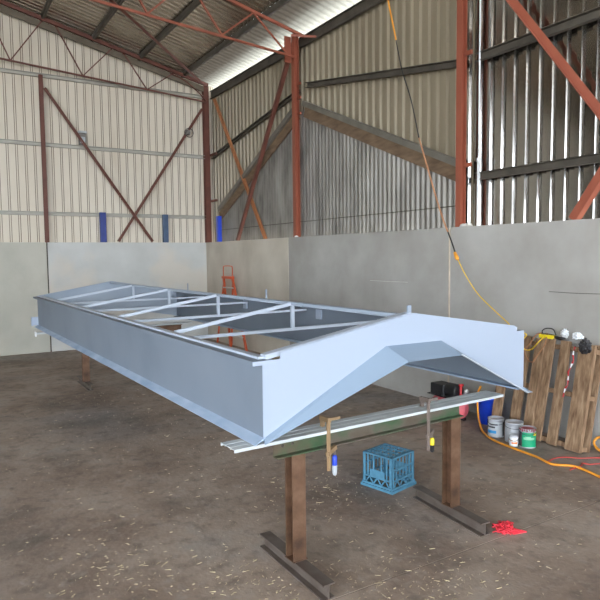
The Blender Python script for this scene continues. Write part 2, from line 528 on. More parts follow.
# ------------------------------------------------------------------ roof
RP = [(0.0, 0.0), (0.56, 0.0), (0.66, 0.034), (0.90, 0.034)]
def roofsheet(x0, x1, name, mat, dz=0.0):
    m_ = MB()
    prev = None
    u = Y0 - 0.3
    while u < YC + 0.1:
        for f, d in RP:
            y = u + f * 0.152
            a = m_.bm.verts.new((x0, y, roof_z(x0) + d + dz))
            c = m_.bm.verts.new((x1, y, roof_z(x1) + d + dz))
            if prev: m_.face([prev[0], a, c, prev[1]])
            prev = (a, c)
        u += 0.152
    return struct(m_.build(name, mat, normals=False))
roofsheet(5.05, 6.1, 'ceiling', M['eave_glow'], -0.004)['label'] = 'roof strip along the eave, made translucent to paint its glow'
roofsheet(-1.5, 5.05, 'ceiling', M['zinc_roof'])['label'] = 'ribbed steel roof underside'
roofsheet(-9.0, -1.5, 'ceiling', M['zinc_roof'])['label'] = 'far slope of the ribbed steel roof'

# ------------------------------------------------------------------ columns
def column(x, y, z1, label, w=0.17, h=0.15, mat=None, flip=False):
    t = thing('steel_column', label, 'column', (x, y, 0))
    a = MB()
    a.prism((0, 0, 0), (0, 0, z1), H(w, h, 0.012, 0.01), up=(0, 1, 0) if not flip else (1, 0, 0))
    a.build('shaft', mat or M['red_oxide'], t)
    c = MB()
    c.box(-0.052, 0.10, -0.08, 0.08, 0, 0.016)
    c.build('base_plate', mat or M['red_oxide'], t)
    return t
c1 = column(5.61, 9.27, 5.74, 'tall red steel column at the middle of the right wall under the roof truss end', w=0.10, h=0.09, flip=True)
k = MB(); k.box(-0.19, -0.06, 0.03, 0.045, 5.25, 5.69); k.build('cleat', M['red_oxide'], c1)
c2 = column(5.60, 5.37, 5.74, 'tall red steel column standing where the bright ribbed cladding begins', w=0.085, h=0.09, flip=True)
for z in (2.95, 4.27):
    k = MB(); k.box(0.0, 0.03, -0.15, -0.047, z, z + 0.05); k.build('cleat', M['red_oxide'], c2)
column(5.58, 13.21, 5.78, 'dark red steel column in the far corner of the shed', w=0.12, h=0.12, mat=M['red_dark'])
column(2.07, 13.225, 5.55, 'dark red steel column on the back wall at the left edge of the view', w=0.075, h=0.075, mat=M['red_dark'])
for cc, zs in ((c1, (4.86, 4.35, 4.62)),):
    for z in zs:
        k = MB(); k.box(0.0, 0.03, -0.15, -0.047, z, z + 0.04); k.build('cleat', M['red_oxide'], cc)
# small white bird dropping / putty at the foot, on top of the concrete
# ------------------------------------------------------------------ girts
def girt(p0, p1, label, mat, w=0.06, h=0.075, cat='girt', name='wall_girt'):
    a = MB()
    a.prism(p0, p1, Csec(w, h, 0.008))
    return tag(a.build(name, mat), label, cat)
girt((-8.7, 13.285, 4.20), (5.70, 13.285, 4.20), 'long grey girt at mid height across the cream back wall', M['girt_pale'])
girt((-8.7, 13.285, 2.815), (5.70, 13.285, 2.815), 'low grey girt across the back wall just above the concrete', M['girt_pale'])
girt((-8.7, 13.285, 5.56), (5.70, 13.285, 5.56), 'top grey girt running under the back wall truss', M['girt_pale'])
girt((5.712, 13.2, 4.19), (5.712, 9.30, 4.80), 'dark girt sloping up from the corner to the middle column', M['dark_steel'], w=0.06)
girt((5.712, 9.08, 4.84), (5.712, 5.44, 4.24), 'dark girt sloping down between the two tall red columns', M['dark_steel'], w=0.06, h=0.09)
girt((5.712, 5.23, 4.24), (5.712, Y0, 4.24), 'upper dark girt across the bright ribbed cladding', M['dark_steel'], w=0.06, h=0.10)
girt((5.712, 5.23, 2.835), (5.712, Y0, 2.835), 'lower dark girt across the bright ribbed cladding', M['dark_steel'], w=0.06, h=0.09)
girt((5.705, 13.2, 5.60), (5.705, Y0, 5.60), 'dark eave beam under the bright strip of roof', M['dark_steel'], w=0.05, h=0.17, cat='eave beam', name='eave_beam')
# stubs at the corner column
for z, lab in ((4.22, 'short red cleat rail behind the corner column at mid height'), (3.18, 'short red cleat rail low on the corner column')):
    a = MB(); a.bar((5.63, 13.10, z), (5.63, 12.75, z), 0.03, 0.05)
    tag(a.build('cleat_rail', M['red_dark']), lab, 'cleat')

# ------------------------------------------------------------------ old gable wall on the right
def rake_z(y):
    return 4.56 - 0.455 * (y - 9.2) if y > 9.2 else 4.56 - 0.418 * (9.2 - y)
COR = [(i / 8, 0.010 * math.cos(2 * PI * i / 8)) for i in range(8)]
o = ribbed(lambda u, d, v: (5.722 + d, u, v), 5.44, 12.75, lambda u: 2.0, lambda u: rake_z(u) - 0.10, 0.10, COR).build('wall_right', M['zinc_old'], normals=False)
struct(o, 'weathered corrugated iron gable of the older building')
a = MB(); a.box(5.700, 5.7105, 5.46, 12.7, 2.50, 2.512)
struct(a.build('trim_5', M['dark_steel']), 'lap line in the corrugated gable')
def rake(name, y0, y1, dz, w, h, mat, label, cat, x=5.66):
    a = MB()
    a.prism((x, y0, rake_z(y0) + dz), (x, y1, rake_z(y1) + dz), [(-w / 2, -h / 2), (w / 2, -h / 2), (w / 2, h / 2), (-w / 2, h / 2)])
    return tag(a.build(name, mat), label, cat)
rake('barge_board', 9.30, 12.75, -0.125, 0.03, 0.17, M['timber_dark'], 'brown timber barge board under the left slope of the old gable', 'barge board', 5.69)
rake('barge_board', 9.08, 5.44, -0.125, 0.03, 0.17, M['timber_dark'], 'brown timber barge board under the right slope of the old gable', 'barge board', 5.685)
rake('gable_flashing', 9.30, 12.75, 0.02, 0.07, 0.085, M['flashing'], 'grey flashing along the left slope of the old gable', 'flashing', 5.66)
rake('gable_flashing', 9.08, 5.44, 0.02, 0.07, 0.085, M['flashing'], 'grey flashing along the right slope of the old gable', 'flashing', 5.66)

# ------------------------------------------------------------------ purlins, trusses, braces
px = [5.04, 4.07, 3.10, 2.13, 1.16, 0.19, -0.78]
names = ['nearest the bright eave strip', 'second from the bright eave strip', 'third from the bright eave strip', 'fourth from the bright eave strip, nearest the left edge']
for i, x in enumerate(px):
    z = roof_z(x) - 0.058
    a = MB()
    a.prism((x, Y0, z), (x, 13.25, z), Csec(0.05, 0.10, 0.006, 0.015))
    lab = 'dark roof purlin ' + (names[i] if i < 4 else ['above the camera side, out of the picture', 'near the ridge', 'beside the ridge'][i - 4])
    tag(a.build('roof_purlin', M['dark_steel']), lab, 'purlin', 'roof purlins')

def ctop(x): return 5.655 + 0.237 * (5.72 - x)
def cbot(x): return 5.30 + 0.080 * (5.40 - x)
t = thing('roof_truss', 'orange red roof truss meeting the tall middle column', 'truss', (0, 9.10, 0))
a = MB(); a.bar((-1.4, 0, ctop(-1.4)), (5.70, 0, ctop(5.70)), 0.04, 0.045); a.build('top_chord', M['red_oxide'], t)
a = MB(); a.bar((-1.4, 0, cbot(-1.4)), (5.50, 0, cbot(5.50)), 0.03, 0.035); a.build('bottom_chord', M['red_oxide'], t)
nb = [5.35, 4.15, 2.95, 1.75, 0.55, -0.65]
ntp = [4.72, 3.60, 2.35, 1.15, -0.05]
for i in range(len(nb)):
    for x in ([ntp[i - 1]] if i else []) + ([ntp[i]] if i < len(ntp) else []):
        a = MB(); a.bar((nb[i], 0, cbot(nb[i]) + .02), (x, 0, ctop(x) - .02), 0.025, 0.025); a.build('web_bar', M['red_oxide'], t)
t = thing('roof_truss', 'dark brown lattice truss against the cream back wall', 'truss', (0, 13.10, 0))
def ct2(x): return 5.80 + 0.237 * (5.55 - x)
def cb2(x): return 5.41 + 0.075 * (5.53 - x)
a = MB(); a.bar((-8.5 + 7, 0, ct2(-1.5)), (5.60, 0, ct2(5.60)), 0.05, 0.07); a.build('top_chord', M['red_dark'], t)
a = MB(); a.bar((-1.5, 0.07, ct2(-1.5) - 0.10), (5.55, 0.07, ct2(5.55) - 0.10), 0.03, 0.12); a.build('rafter_rail', M['rail_brown'], t)
a = MB(); a.bar((-1.5, 0, cb2(-1.5)), (5.55, 0, cb2(5.55)), 0.03, 0.032); a.build('bottom_chord', M['red_dark'], t)
nb2 = [4.19, 2.86, 1.52, 0.2, -1.1]
for x in nb2:
    for dx in (-0.50, 0.62):
        a = MB(); a.bar((x, 0, cb2(x)), (x + dx, 0, ct2(x + dx) - 0.02), 0.022, 0.022); a.build('web_bar', M['red_dark'], t)
a = MB(); a.tube(curve_pts([(4.72, 0, 5.93), (5.05, 0, 5.82), (5.35, 0, 5.62), (5.56, 0, 5.42)], 5), 0.014, 6); a.build('web_bar', M['red_dark'], t)

def brace(p0, p1, label, mat, w=0.05, h=0.05):
    a = MB()
    a.prism(p0, p1, [(-w / 2, -h / 2), (w / 2, -h / 2), (w / 2, -h / 2 + 0.008), (-w / 2 + 0.008, -h / 2 + 0.008), (-w / 2 + 0.008, h / 2), (-w / 2, h / 2)], up=(0.3, -0.5, 1))
    return tag(a.build('diagonal_brace', mat), label, 'brace')
brace((2.125, 13.15, 5.29), (4.24, 13.16, 2.25), 'dark red brace falling to the right across the cream back wall', M['red_dark'])
brace((5.49, 13.215, 5.27), (3.50, 13.215, 2.25), 'dark red brace rising to the corner across the cream back wall', M['red_dark'])
brace((5.635, 12.85, 5.45), (5.635, 10.50, 2.24), 'orange brown brace falling from the corner column along the right wall', M['orange_brace'], 0.055, 0.055)
brace((5.57, 9.42, 5.36), (5.57, 11.62, 2.24), 'dark red brace leaning from the middle column top towards the corner', M['red_dark'], 0.065, 0.065)
brace((5.60, 4.78, 4.86), (5.60, 3.10, 2.62), 'broad red brace falling to the right across the bright ribbed cladding', M['red_oxide'], 0.085, 0.085)
brace((5.56, 3.30, 2.95), (5.56, 3.80, 2.235), 'short end of a red brace meeting the concrete top at the right edge', M['red_oxide'], 0.085, 0.085)
brace((5.45, 12.95, 5.74), (1.9, 10.15, 6.60), 'dark roof brace running from the corner up under the roof sheets', M['red_dark'], 0.045, 0.045)
brace((5.75 - 0.35, 9.05, 5.62), (5.72, 8.75, 5.56), 'short red strut from the middle column top to the eave', M['red_oxide'], 0.04, 0.04)

# blue uprights, lamp box, conduit
def upright(x0, x1, y0, y1, z1, mat, label, z0=2.232):
    a = MB(); a.box(x0, x1, y0, y1, z0, z1)
    return tag(a.build('steel_upright', mat, bevel=0.004), label, 'post')
upright(3.12, 3.24, 13.14, 13.24, 2.86, M['blue'], 'dark blue upright on the back wall, left of the crossed braces')
upright(4.49, 4.60, 13.14, 13.24, 2.85, M['slate_blue'], 'slate blue upright on the back wall, right of the crossed braces')
upright(5.50, 5.59, 12.46, 12.56, 2.80, M['bright_blue'], 'bright blue upright on the right wall beside the corner column')
t = thing('wall_lamp', 'small grey lamp box on the mid height girt of the back wall', 'lamp', (2.83, 13.235, 4.22))
a = MB(); a.box(-0.07, 0.07, -0.05, 0.04, 0.02, 0.26); a.build('housing', M['lamp_grey'], t, bevel=0.01)
a = MB(); a.box(-0.085, 0.085, -0.06, 0.0, 0.26, 0.30); a.box(-0.05, 0.05, -0.06, -0.05, 0.05, 0.18); a.build('lens', M['label_white'], t)
t = thing('cable_coil', 'small dark cable coil hung on the brace near the corner column', 'cable coil', (5.12, 13.165, 4.70))
a = MB(); a.tube([(0.10 * math.cos(k * PI / 8) + 0.03, 0, 0.10 * math.sin(k * PI / 8)) for k in range(17)], 0.008, 6); a.build('coil', M['black'], t)
a = MB(); a.lathe([(0.0, -0.06), (0.05, -0.05), (0.06, 0.0), (0.04, 0.06), (0.0, 0.07)], 12); a.build('plug', M['lamp_grey'], t)
a = MB()
a.tube([(5.69, 5.17, 2.235), (5.69, 5.17, 3.0)], 0.020, 10)
a.tube([(5.69, 5.17, 3.0), (5.69, 5.17, 3.05)], 0.026, 10)
a.tube([(5.69, 5.17, 3.05), (5.69, 5.17, 5.7)], 0.010, 8)
tag(a.build('wall_conduit', M['white']), 'thin white conduit rising beside the tall red column', 'conduit')
a = MB()
a.lathe([(0.0, 0.03), (0.03, 0.02), (0.035, 0.0), (0.0, 0.0)], 10, c=(5.50 + 0.03, 9.16, HW + 0.002))
tag(a.build('mortar_lump', M['white']), 'small white mortar lump at the foot of the middle column', 'mortar')
a = MB()
for dy in (-0.03, 0.02, 0.07):
    a.lathe([(0.0, 0.04), (0.03, 0.03), (0.045, 0.0), (0.0, 0.0)], 8, c=(5.51 + 0.03, 5.20 + dy, HW + 0.002))
tag(a.build('mortar_lump', M['chalk']), 'crumbled pale mortar on the concrete top beside the tall red column', 'mortar')

# ------------------------------------------------------------------ trestles
def Hpost(z0, z1, mat):
    a = MB()
    a.prism((0, 0, z0), (0, 0, z1), H(0.09, 0.09, 0.008, 0.007), up=(0, 1, 0))
    return a
def trestle(loc, rz, posts, beam, label, green=True, foot=(-0.48, 0.40), fdx=0.0, skew=(0, 0)):
    t = thing('steel_trestle', label, 'trestle', loc, rz)
    for i, x in enumerate(posts):
        a = Hpost(0.09, 0.734, None); 
        o = a.build('post', M['rust'], t); o.location = (x, 0, 0); o.rotation_euler = (0, 0, -rz)
        a = MB()
        a.prism((0, foot[0], 0.045), (0, foot[1], 0.045), H(0.078, 0.09, 0.008, 0.007))
        o = a.build('foot', M['rust_dark'], t); o.location = (x + fdx, 0, 0); o.rotation_euler = (0, 0, -rz - skew[i])
        a = MB()
        a.box(x - 0.05, x + 0.05, -0.05, 0.05, 0.0895, 0.094)
        a.build('weld_bead', M['rust'], t)
    a = MB()
    a.prism((beam[0], -0.02, 0.782), (beam[1], -0.02, 0.782), Csec(0.05, 0.095, 0.007))
    a.build('cross_beam', M['green_beam'] if green else M['rust'], t)
    if green:
        for x in (0.06, 0.13):
            a = MB(); a.lathe([(0.0, 0.0), (0.010, 0.0), (0.010, 0.004), (0.0, 0.004)], 10, T=Matrix.Translation((beam[0] + x, -0.002, 0.795)) @ Matrix.Rotation(PI / 2, 4, 'X'))
            a.build('bolt_hole', M['dark_steel'], t)
    return t
trestle((1.80, 3.027, 0), math.atan2(0.063, 1.348), (0.0, 1.35), (-0.15, 1.43), 'rusty steel trestle with a worn green beam holding up the near end of the frame', foot=(-0.35, 0.40), fdx=0.0, skew=(0.0, 0.09))
trestle((1.90, 9.20, 0), 0.02, (0.0, 1.35), (-0.12, 1.50), 'rusty steel trestle under the far end of the frame', green=False, foot=(-0.30, 0.50))

def purlin_piece(p0, p1, w, label, h=0.018, tabs=False):
    a = MB()
    t_ = 0.004
    hw = w / 2
    prof = [(-hw, -h), (-hw + t_, -h), (-hw + t_, -t_), (-hw * 0.45, -t_), (-hw * 0.40, -t_ - 0.006), (-hw * 0.3, -t_),
            (hw * 0.3, -t_), (hw * 0.40, -t_ - 0.006), (hw * 0.45, -t_), (hw - t_, -t_), (hw - t_, -h), (hw, -h), (hw, 0),
            (hw * 0.45, 0), (hw * 0.40, -0.006), (hw * 0.3, 0), (-hw * 0.3, 0), (-hw * 0.40, -0.006), (-hw * 0.45, 0), (-hw, 0)]
    a.prism(p0, p1, prof)
    return tag(a.build('galvanised_purlin', M['galv']), label, 'purlin')
purlin_piece((1.355, 3.005, 0.858), (3.59, 3.085, 0.858), 0.165, 'galvanised channel lying on the green trestle beam under the near end of the frame')
o = purlin_piece((1.24, 9.17, 0.858), (3.55, 9.22, 0.858), 0.11, 'galvanised channel lying on the far trestle, poking out left of the frame')
a = MB(); a.box(1.225, 1.238, 9.115, 9.225, 0.81, 0.875)
a.build('end_tab', M['white'], o)

# ------------------------------------------------------------------ the big primed frame
FZ = 0.8605
K = 0.9585             # frame size in metres per drawn unit
F = thing('gabled_steel_frame', 'long pale blue grey gabled steel frame resting on two trestles', 'steel frame', (1.605 * K, 3.055 * K, FZ), math.radians(1.25))
F['label'] = 'long pale blue grey gabled steel frame resting on two trestles'
W, L = 2.335, 7.35
Z0, Z1 = 0.036, 0.485        # panel bottom and top over the frame's base
def fpart(a, name, mat, parent=F, bevel=0.0, label=None, **kw):
    bmesh.ops.transform(a.bm, matrix=Matrix.Scale(K, 4), verts=a.bm.verts[:])
    o = a.build(name, mat, parent, bevel=bevel)
    if label: o['label'] = label
    return o
# side panels: thin trays with a turned-out flange at the bottom and a ledge on top
for s, x in ((-1, 0.0), (1, W)):
    a = MB()
    ow = 0.062 if s < 0 else 0.004
    pr_ = [(0, Z0), (0, Z1 - 0.025), (s * ow, Z1 - 0.025), (s * ow, Z1), (-s * 0.075, Z1), (-s * 0.075, Z1 - 0.02), (-s * 0.006, Z1 - 0.02), (-s * 0.006, Z0)]
    A = [a.bm.verts.new((x + p, 0.004, q)) for p, q in pr_]
    B = [a.bm.verts.new((x + p, L, q)) for p, q in pr_]
    n = len(pr_)
    for i in range(n):
        j = (i + 1) % n
        a.face([A[i], A[j], B[j], B[i]])
    a.face(A); a.face(B[::-1])
    fpart(a, 'side_panel', M['primer_shaded'])
    a = MB()
    f = [(x, Z0 + 0.0), (x + s * 0.060, 0.002), (x + s * 0.060, -0.0), (x + s * 0.0, Z0 - 0.012), (x - s * 0.07, Z0 - 0.012), (x - s * 0.07, Z0)]
    A = [a.bm.verts.new((p, -0.01, q)) for p, q in f]
    B = [a.bm.verts.new((p, L, q)) for p, q in f]
    n = len(f)
    for i in range(n):
        j = (i + 1) % n
        a.face([A[i], A[j], B[j], B[i]])
    a.face(A); a.face(B[::-1])
    fpart(a, 'bottom_flange', M['primer_blue'], label='blue smudged bottom flange')
    a = MB()
    a.box(x - s * 0.03 - 0.025, x - s * 0.03 + 0.025, 0.06, L - 0.05, Z1, Z1 + 0.014)
    fpart(a, 'top_lip', M['primer_bar'])
# near fascia: gabled white sheet
XA = W / 2
top = [(0.0, Z1), (0.118, Z1), (0.118, Z1 + 0.04), (XA, Z1 + 0.207), (W - 0.11, Z1 + 0.045), (W - 0.085, Z1 + 0.0), (W, Z1)]
inn = [(W, 0.02), (W * 0.612, Z1 - 0.003), (W * 0.397, Z1 + 0.003), (0.0, Z0 - 0.006)]
out2d = top + inn
a = MB()
# split the fascia into convex pieces so that it shades cleanly
def plate(poly2, y0, y1):
    a.poly([(p, y0, q) for p, q in poly2], [(p, y1, q) for p, q in poly2])
plate(out2d, -0.004, 0.0)
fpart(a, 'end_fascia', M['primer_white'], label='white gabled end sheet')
a = MB()
plate([(-0.066, Z1 - 0.024), (0.004, Z1 - 0.024), (0.118, Z1 - 0.024), (0.118, Z1 + 0.001), (-0.066, Z1 + 0.001)], -0.010, -0.005)
fpart(a, 'rail_end_cap', M['primer_white'])
# splayed hood strip under the fascia
a = MB()
hood = [(0.0, -0.0, Z0 - 0.006), (W * 0.397, 0.0, Z1 + 0.003), (W * 0.612, 0.0, Z1 - 0.003), (W, 0.0, 0.02)]
hlow = [(-0.015, -0.045, 0.005), (W * 0.397 + 0.065, -0.15, Z1 - 0.088), (W * 0.612 + 0.052, -0.15, Z1 - 0.092), (W - 0.02, -0.055, 0.002)]
for i in range(3):
    p, q, r_, s_ = hood[i], hood[i + 1], hlow[i + 1], hlow[i]
    up_ = Vector((0, 0.004, 0.004))
    v1 = [a.bm.verts.new(c) for c in (p, q, r_, s_)]
    v2 = [a.bm.verts.new(Vector(c) + up_) for c in (p, q, r_, s_)]
    a.face(v1); a.face(v2[::-1])
    for k in range(4):
        a.face([v1[k], v2[k], v2[(k + 1) % 4], v1[(k + 1) % 4]])
fpart(a, 'hood_strip', M['primer_band_shaded'], label='pale blue turned-out strip under the end sheet')
a = MB(); a.bar((W * 0.612 + 0.052, -0.15, Z1 - 0.089), (W - 0.02, -0.058, 0.006), 0.02, 0.006)
fpart(a, 'edge_strip', M['fitting_white'])
a = MB()
a.poly([(W - 0.01, -0.05, -0.002), (W + 0.055, -0.05, -0.004), (W + 0.055, 0.0, 0.006), (W - 0.01, 0.0, 0.012)],
       [(W - 0.01, -0.05, 0.006), (W + 0.055, -0.05, 0.0), (W + 0.055, 0.0, 0.010), (W - 0.01, 0.0, 0.020)])
fpart(a, 'corner_tab', M['primer_white'])
# far gable end
a = MB()
ft = [(0.0, Z1), (XA, Z1 + 0.195), (W, Z1), (W, Z0), (W * 0.61, Z0 + 0.16), (W * 0.39, Z0 + 0.16), (0.0, Z0)]
plate(ft, L - 0.004, L)
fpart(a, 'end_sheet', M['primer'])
a = MB()
a.bar((0, L - 0.03, Z1), (XA, L - 0.03, Z1 + 0.20), 0.06, 0.02)
a.bar((XA, L - 0.03, Z1 + 0.20), (W, L - 0.03, Z1), 0.06, 0.02)
fpart(a, 'end_rafter', M['primer'])
a = MB()
a.bar((0.04, 0.06, Z1 + 0.012), (XA, 0.06, Z1 + 0.192), 0.06, 0.03)
a.bar((XA, 0.06, Z1 + 0.192), (W - 0.04, 0.06, Z1 + 0.012), 0.06, 0.03)
fpart(a, 'end_rafter', M['primer_bar'])
# ridge
a = MB(); a.bar((XA, 0.05, Z1 + 0.18), (XA, L - 0.02, Z1 + 0.18), 0.05, 0.025)
fpart(a, 'ridge_bar', M['primer'])
# trusses
TY = [1.54, 3.09, 4.60, 6.12]
for y in TY:
    a = MB(); a.bar((0.01, y, Z1 - 0.05), (W - 0.01, y, Z1 - 0.05), 0.035, 0.025); fpart(a, 'tie_bar', M['primer_bar'])
    a = MB(); a.bar((XA, y, Z1 - 0.04), (XA, y, Z1 + 0.17), 0.028, 0.028); fpart(a, 'king_post', M['primer_bar'])
    a = MB(); a.bar((0.07, y, Z1 + 0.004), (XA, y, Z1 + 0.178), 0.03, 0.028); fpart(a, 'rafter_bar', M['primer_bar'])
    a = MB(); a.bar((XA, y, Z1 + 0.178), (W - 0.07, y, Z1 + 0.004), 0.03, 0.028); fpart(a, 'rafter_bar', M['primer_bar'])
# brackets and upstanding lugs
for y in (0.95, 2.75, 4.6):
    a = MB(); a.box(W - 0.03, W - 0.008, y, y + 0.10, Z1 - 0.14, Z1 - 0.021); fpart(a, 'bracket', M['primer_white'])
for x, y, h_, w_ in ((W - 0.02, 4.04, 0.155, 0.022), (W - 0.02, 6.77, 0.15, 0.018), (XA + 0.0, 0.04, 0.075, 0.03)):
    zt = Z1 if x > XA + 0.1 else Z1 + 0.18
    a = MB(); a.bar((x, y, zt), (x, y, zt + h_), w_, w_ * 0.5); a.bar((x, y, zt + 0.01), (x - 0.04, y, zt + 0.01), 0.03, 0.012); fpart(a, 'lug', M['primer'])
a = MB(); a.box(-0.075, 0.0, L - 0.02, L + 0.01, 0.03, 0.16); a.box(-0.10, -0.075, L - 0.02, L + 0.04, 0.02, 0.16); fpart(a, 'end_tab', M['primer_white'])

# ------------------------------------------------------------------ clamps
def clamp(loc, rz, label, bar_mat, handle_mats, low, jaw, hl):
    t = thing('bar_clamp', label, 'clamp', loc, rz)
    a = MB(); a.bar((0, 0, 0.075), (0, 0, low), 0.024, 0.009, up=(0, 1, 0)); a.build('rail', bar_mat, t)
    a = MB(); a.box(-0.012, 0.012, -0.012, 0.075, 0.050, 0.078); a.bar((0.0, 0.06, 0.055), (0, 0.06, 0.012), 0.022, 0.022)
    a.box(0.01, 0.09, 0.0, 0.012, 0.055, 0.072); a.build('fixed_jaw', bar_mat, t)
    a = MB(); a.bar((-0.012, -0.0, jaw - 0.02), (0.075, 0.03, jaw + 0.005), 0.02, 0.026); a.build('sliding_jaw', bar_mat, t)
    a = MB(); a.tube([(0.068, 0.03, jaw + 0.01), (0.068, 0.03, jaw - 0.05)], 0.006, 8); a.build('screw', M['clamp_grey'], t)
    a = MB()
    z = jaw - 0.045
    a.mat(handle_mats[0])
    a.lathe([(0.0, 0), (0.010, 0), (0.016, -0.012), (0.016, -hl * 0.5)], 14, c=(0.068, 0.03, z))
    a.mat(handle_mats[1])
    a.lathe([(0.016, -hl * 0.5), (0.015, -hl * 0.9), (0.010, -hl), (0, -hl)], 14, c=(0.068, 0.03, z))
    a.build('handle', None, t)
    return t
clamp((1.985, 2.944, 0.859), 0.05, 'tan bar clamp with a blue and white handle on the green beam', M['clamp_tan'], (M['bright_blue'], M['label_white']), -0.245, -0.125, 0.125)
clamp((2.815, 2.973, 0.859), 0.05, 'grey brown bar clamp with a yellow and black handle on the green beam', M['clamp_grey'], (M['yellow'], M['black']), -0.28, -0.165, 0.10)

# ------------------------------------------------------------------ milk crate
def crate():
    a = MB()
    w, h, hb = 0.30, 0.283, 0.018
    k = w / 2
    a.box(-k - .012, k + .012, -k - .012, k + .012, 0.0, 0.016)     # flared rim as a frame
    bmesh.ops.delete(a.bm, geom=a.bm.verts[:], context='VERTS')
    def rim(z0, z1, o_, i_):
        a.box(-o_, o_, -o_, -i_, z0, z1); a.box(-o_, o_, i_, o_, z0, z1)
        a.box(-o_, -i_, -i_, i_, z0, z1); a.box(i_, o_, -i_, i_, z0, z1)
    rim(0.0, 0.022, k + 0.014, k - 0.006)
    rim(0.022, 0.04, k + 0.006, k - 0.004)
    rim(h - 0.014, h, k, k - 0.02)
    for q in range(4):
        T = Matrix.Rotation(q * PI / 2, 4, 'Z')
        # corner uprights
        a.box(k - 0.028, k, k - 0.006, k, 0.03, h, T); a.box(k - 0.006, k, k - 0.028, k, 0.03, h, T)
        long_side = q % 2 == 1
        xs = [-0.095, -0.04, 0.04, 0.095] if long_side else [-0.09, -0.045, 0.0, 0.045, 0.09]
        for x in xs:
            a.box(x - 0.006, x + 0.006, k - 0.006, k, 0.095, h - 0.01, T)
        a.box(-k + 0.02, k - 0.02, k - 0.006, k, 0.085, 0.10, T)
        if long_side:
            a.box(-0.075, 0.075, k - 0.006, k + 0.001, 0.10, 0.155, T)
        else:
            a.box(-k + 0.02, k - 0.02, k - 0.006, k, 0.175, 0.19, T)
        for i in range(6):
            x0 = -0.12 + i * 0.04
            z0, z1 = (0.035, 0.09) if i % 2 == 0 else (0.09, 0.035)
            a.bar(T @ Vector((x0, k - 0.003, z0)), T @ Vector((x0 + 0.04, k - 0.003, z1)), 0.006, 0.011)
    for i in range(5):
        y = -0.11 + i * 0.055
        a.box(-k + 0.01, k - 0.01, y - 0.005, y + 0.005, h - 0.012, h - 0.001)
    for x in (-0.075, 0.0, 0.075):
        a.box(x - 0.008, x + 0.008, -k + 0.01, k - 0.01, h - 0.014, h)
    return a
o = crate().build('milk_crate', M['crate'])
o.location = (3.172, 3.819, 0.0); o.rotation_euler = (0, 0, math.radians(13))
tag(o, 'blue plastic milk crate upside down on the floor behind the trestle', 'crate')

# ------------------------------------------------------------------ red netting by the trestle foot
def crumple(name, mat, loc, size, seed, label, cat, amp=0.35, sub=4):
    rnd = random.Random(seed)
    bm = bmesh.new()
    bmesh.ops.create_icosphere(bm, subdivisions=sub, radius=1.0)
    ph = [(Vector((rnd.uniform(-1, 1), rnd.uniform(-1, 1), rnd.uniform(-1, 1))).normalized(), rnd.uniform(2, 9), rnd.uniform(0, 6)) for _ in range(16)]
    for v in bm.verts:
        d = v.co.normalized()
        s = sum(abs(math.sin(d.dot(a_) * f + p)) for a_, f, p in ph) / 16
        v.co = d * (1 - amp + amp * 2.2 * (s - 0.35))
        v.co = Vector((v.co.x * size[0], v.co.y * size[1], max(-0.85 * size[2], v.co.z * size[2])))
    zmin = min(v.co.z for v in bm.verts)
    for v in bm.verts: v.co.z -= zmin
    for f in bm.faces: f.smooth = False
    me = bpy.data.meshes.new(name); bm.to_mesh(me); bm.free(); me.materials.append(mat)
    o = bpy.data.objects.new(name, me); COL.objects.link(o); o.location = loc
    return tag(o, label, cat)
t = thing('netting_bag', 'crumpled red netting bag lying at the end of the trestle foot', 'netting bag', (3.26, 2.70, 0), 0)
o = crumple('heap', M['red_net'], (0, 0, 0.0), (0.075, 0.06, 0.045), 4, None, None, amp=0.6); o.parent = t
a = MB()
v = [(0.03, -0.05, 0.0), (0.04, 0.02, 0.0), (0.14, -0.075, 0.0), (0.05, -0.02, 0.035), (0.135, -0.072, 0.008), (0.10, -0.02, 0.004)]
vs = [a.bm.verts.new(p) for p in v]
for q in ((0, 2, 4, 3), (3, 4, 5), (3, 5, 1), (0, 1, 5, 2), (2, 5, 4), (0, 3, 1)):
    a.face([vs[i] for i in q])
a.build('tail', M['red_net'], t)
a = MB()
rnd = random.Random(3)
for i in range(26):
    p = Vector((rnd.uniform(-0.07, 0.05), rnd.uniform(-0.05, 0.05), rnd.uniform(0.02, 0.07)))
    q = p + Vector((rnd.uniform(-0.05, 0.05), rnd.uniform(-0.05, 0.05), rnd.uniform(-0.02, 0.015)))
    r_ = q + Vector((rnd.uniform(-0.04, 0.04), rnd.uniform(-0.04, 0.04), rnd.uniform(-0.03, 0.0)))
    for w_ in (p, q, r_): w_.z = max(0.006, w_.z)
    a.tube([p, q, r_], 0.004, 5)
a.build('strands', M['red_net'], t)

# ------------------------------------------------------------------ pallet leaning on the right wall
# local axes: x along the wall (world -Y), y out of the wall, z up the leaning face
lean = math.atan2(0.21, 1.03)
P = thing('timber_pallet', 'weathered timber pallet leaning upright against the concrete wall', 'pallet', (5.175, 0, 0))
PT = Matrix.Rotation(lean, 4, 'Y')
def pbox(name, y0, y1, x0, x1, z0, z1, mat=M['timber']):
    a = MB(); a.box(x0, x1, y0, y1, z0, z1, PT)
    return a.build(name, mat, P, bevel=0.003)
ph_ = 1.055
for i, (y0, y1) in enumerate([(4.37, 4.49), (4.13, 4.24), (3.953, 4.055), (3.85, 3.945), (3.67, 3.78), (3.40, 3.565)]):
    pbox('front_board', y0, y1, -0.045 if i in (2, 5) else -0.022, 0.0, 0.008, ph_ - 0.01 * (i % 3))
for z0 in (0.012, 0.50, 0.945):
    pbox('bearer', 3.40, 4.49, 0.001, 0.075, z0 + 0.008, z0 + 0.055, M['timber'])
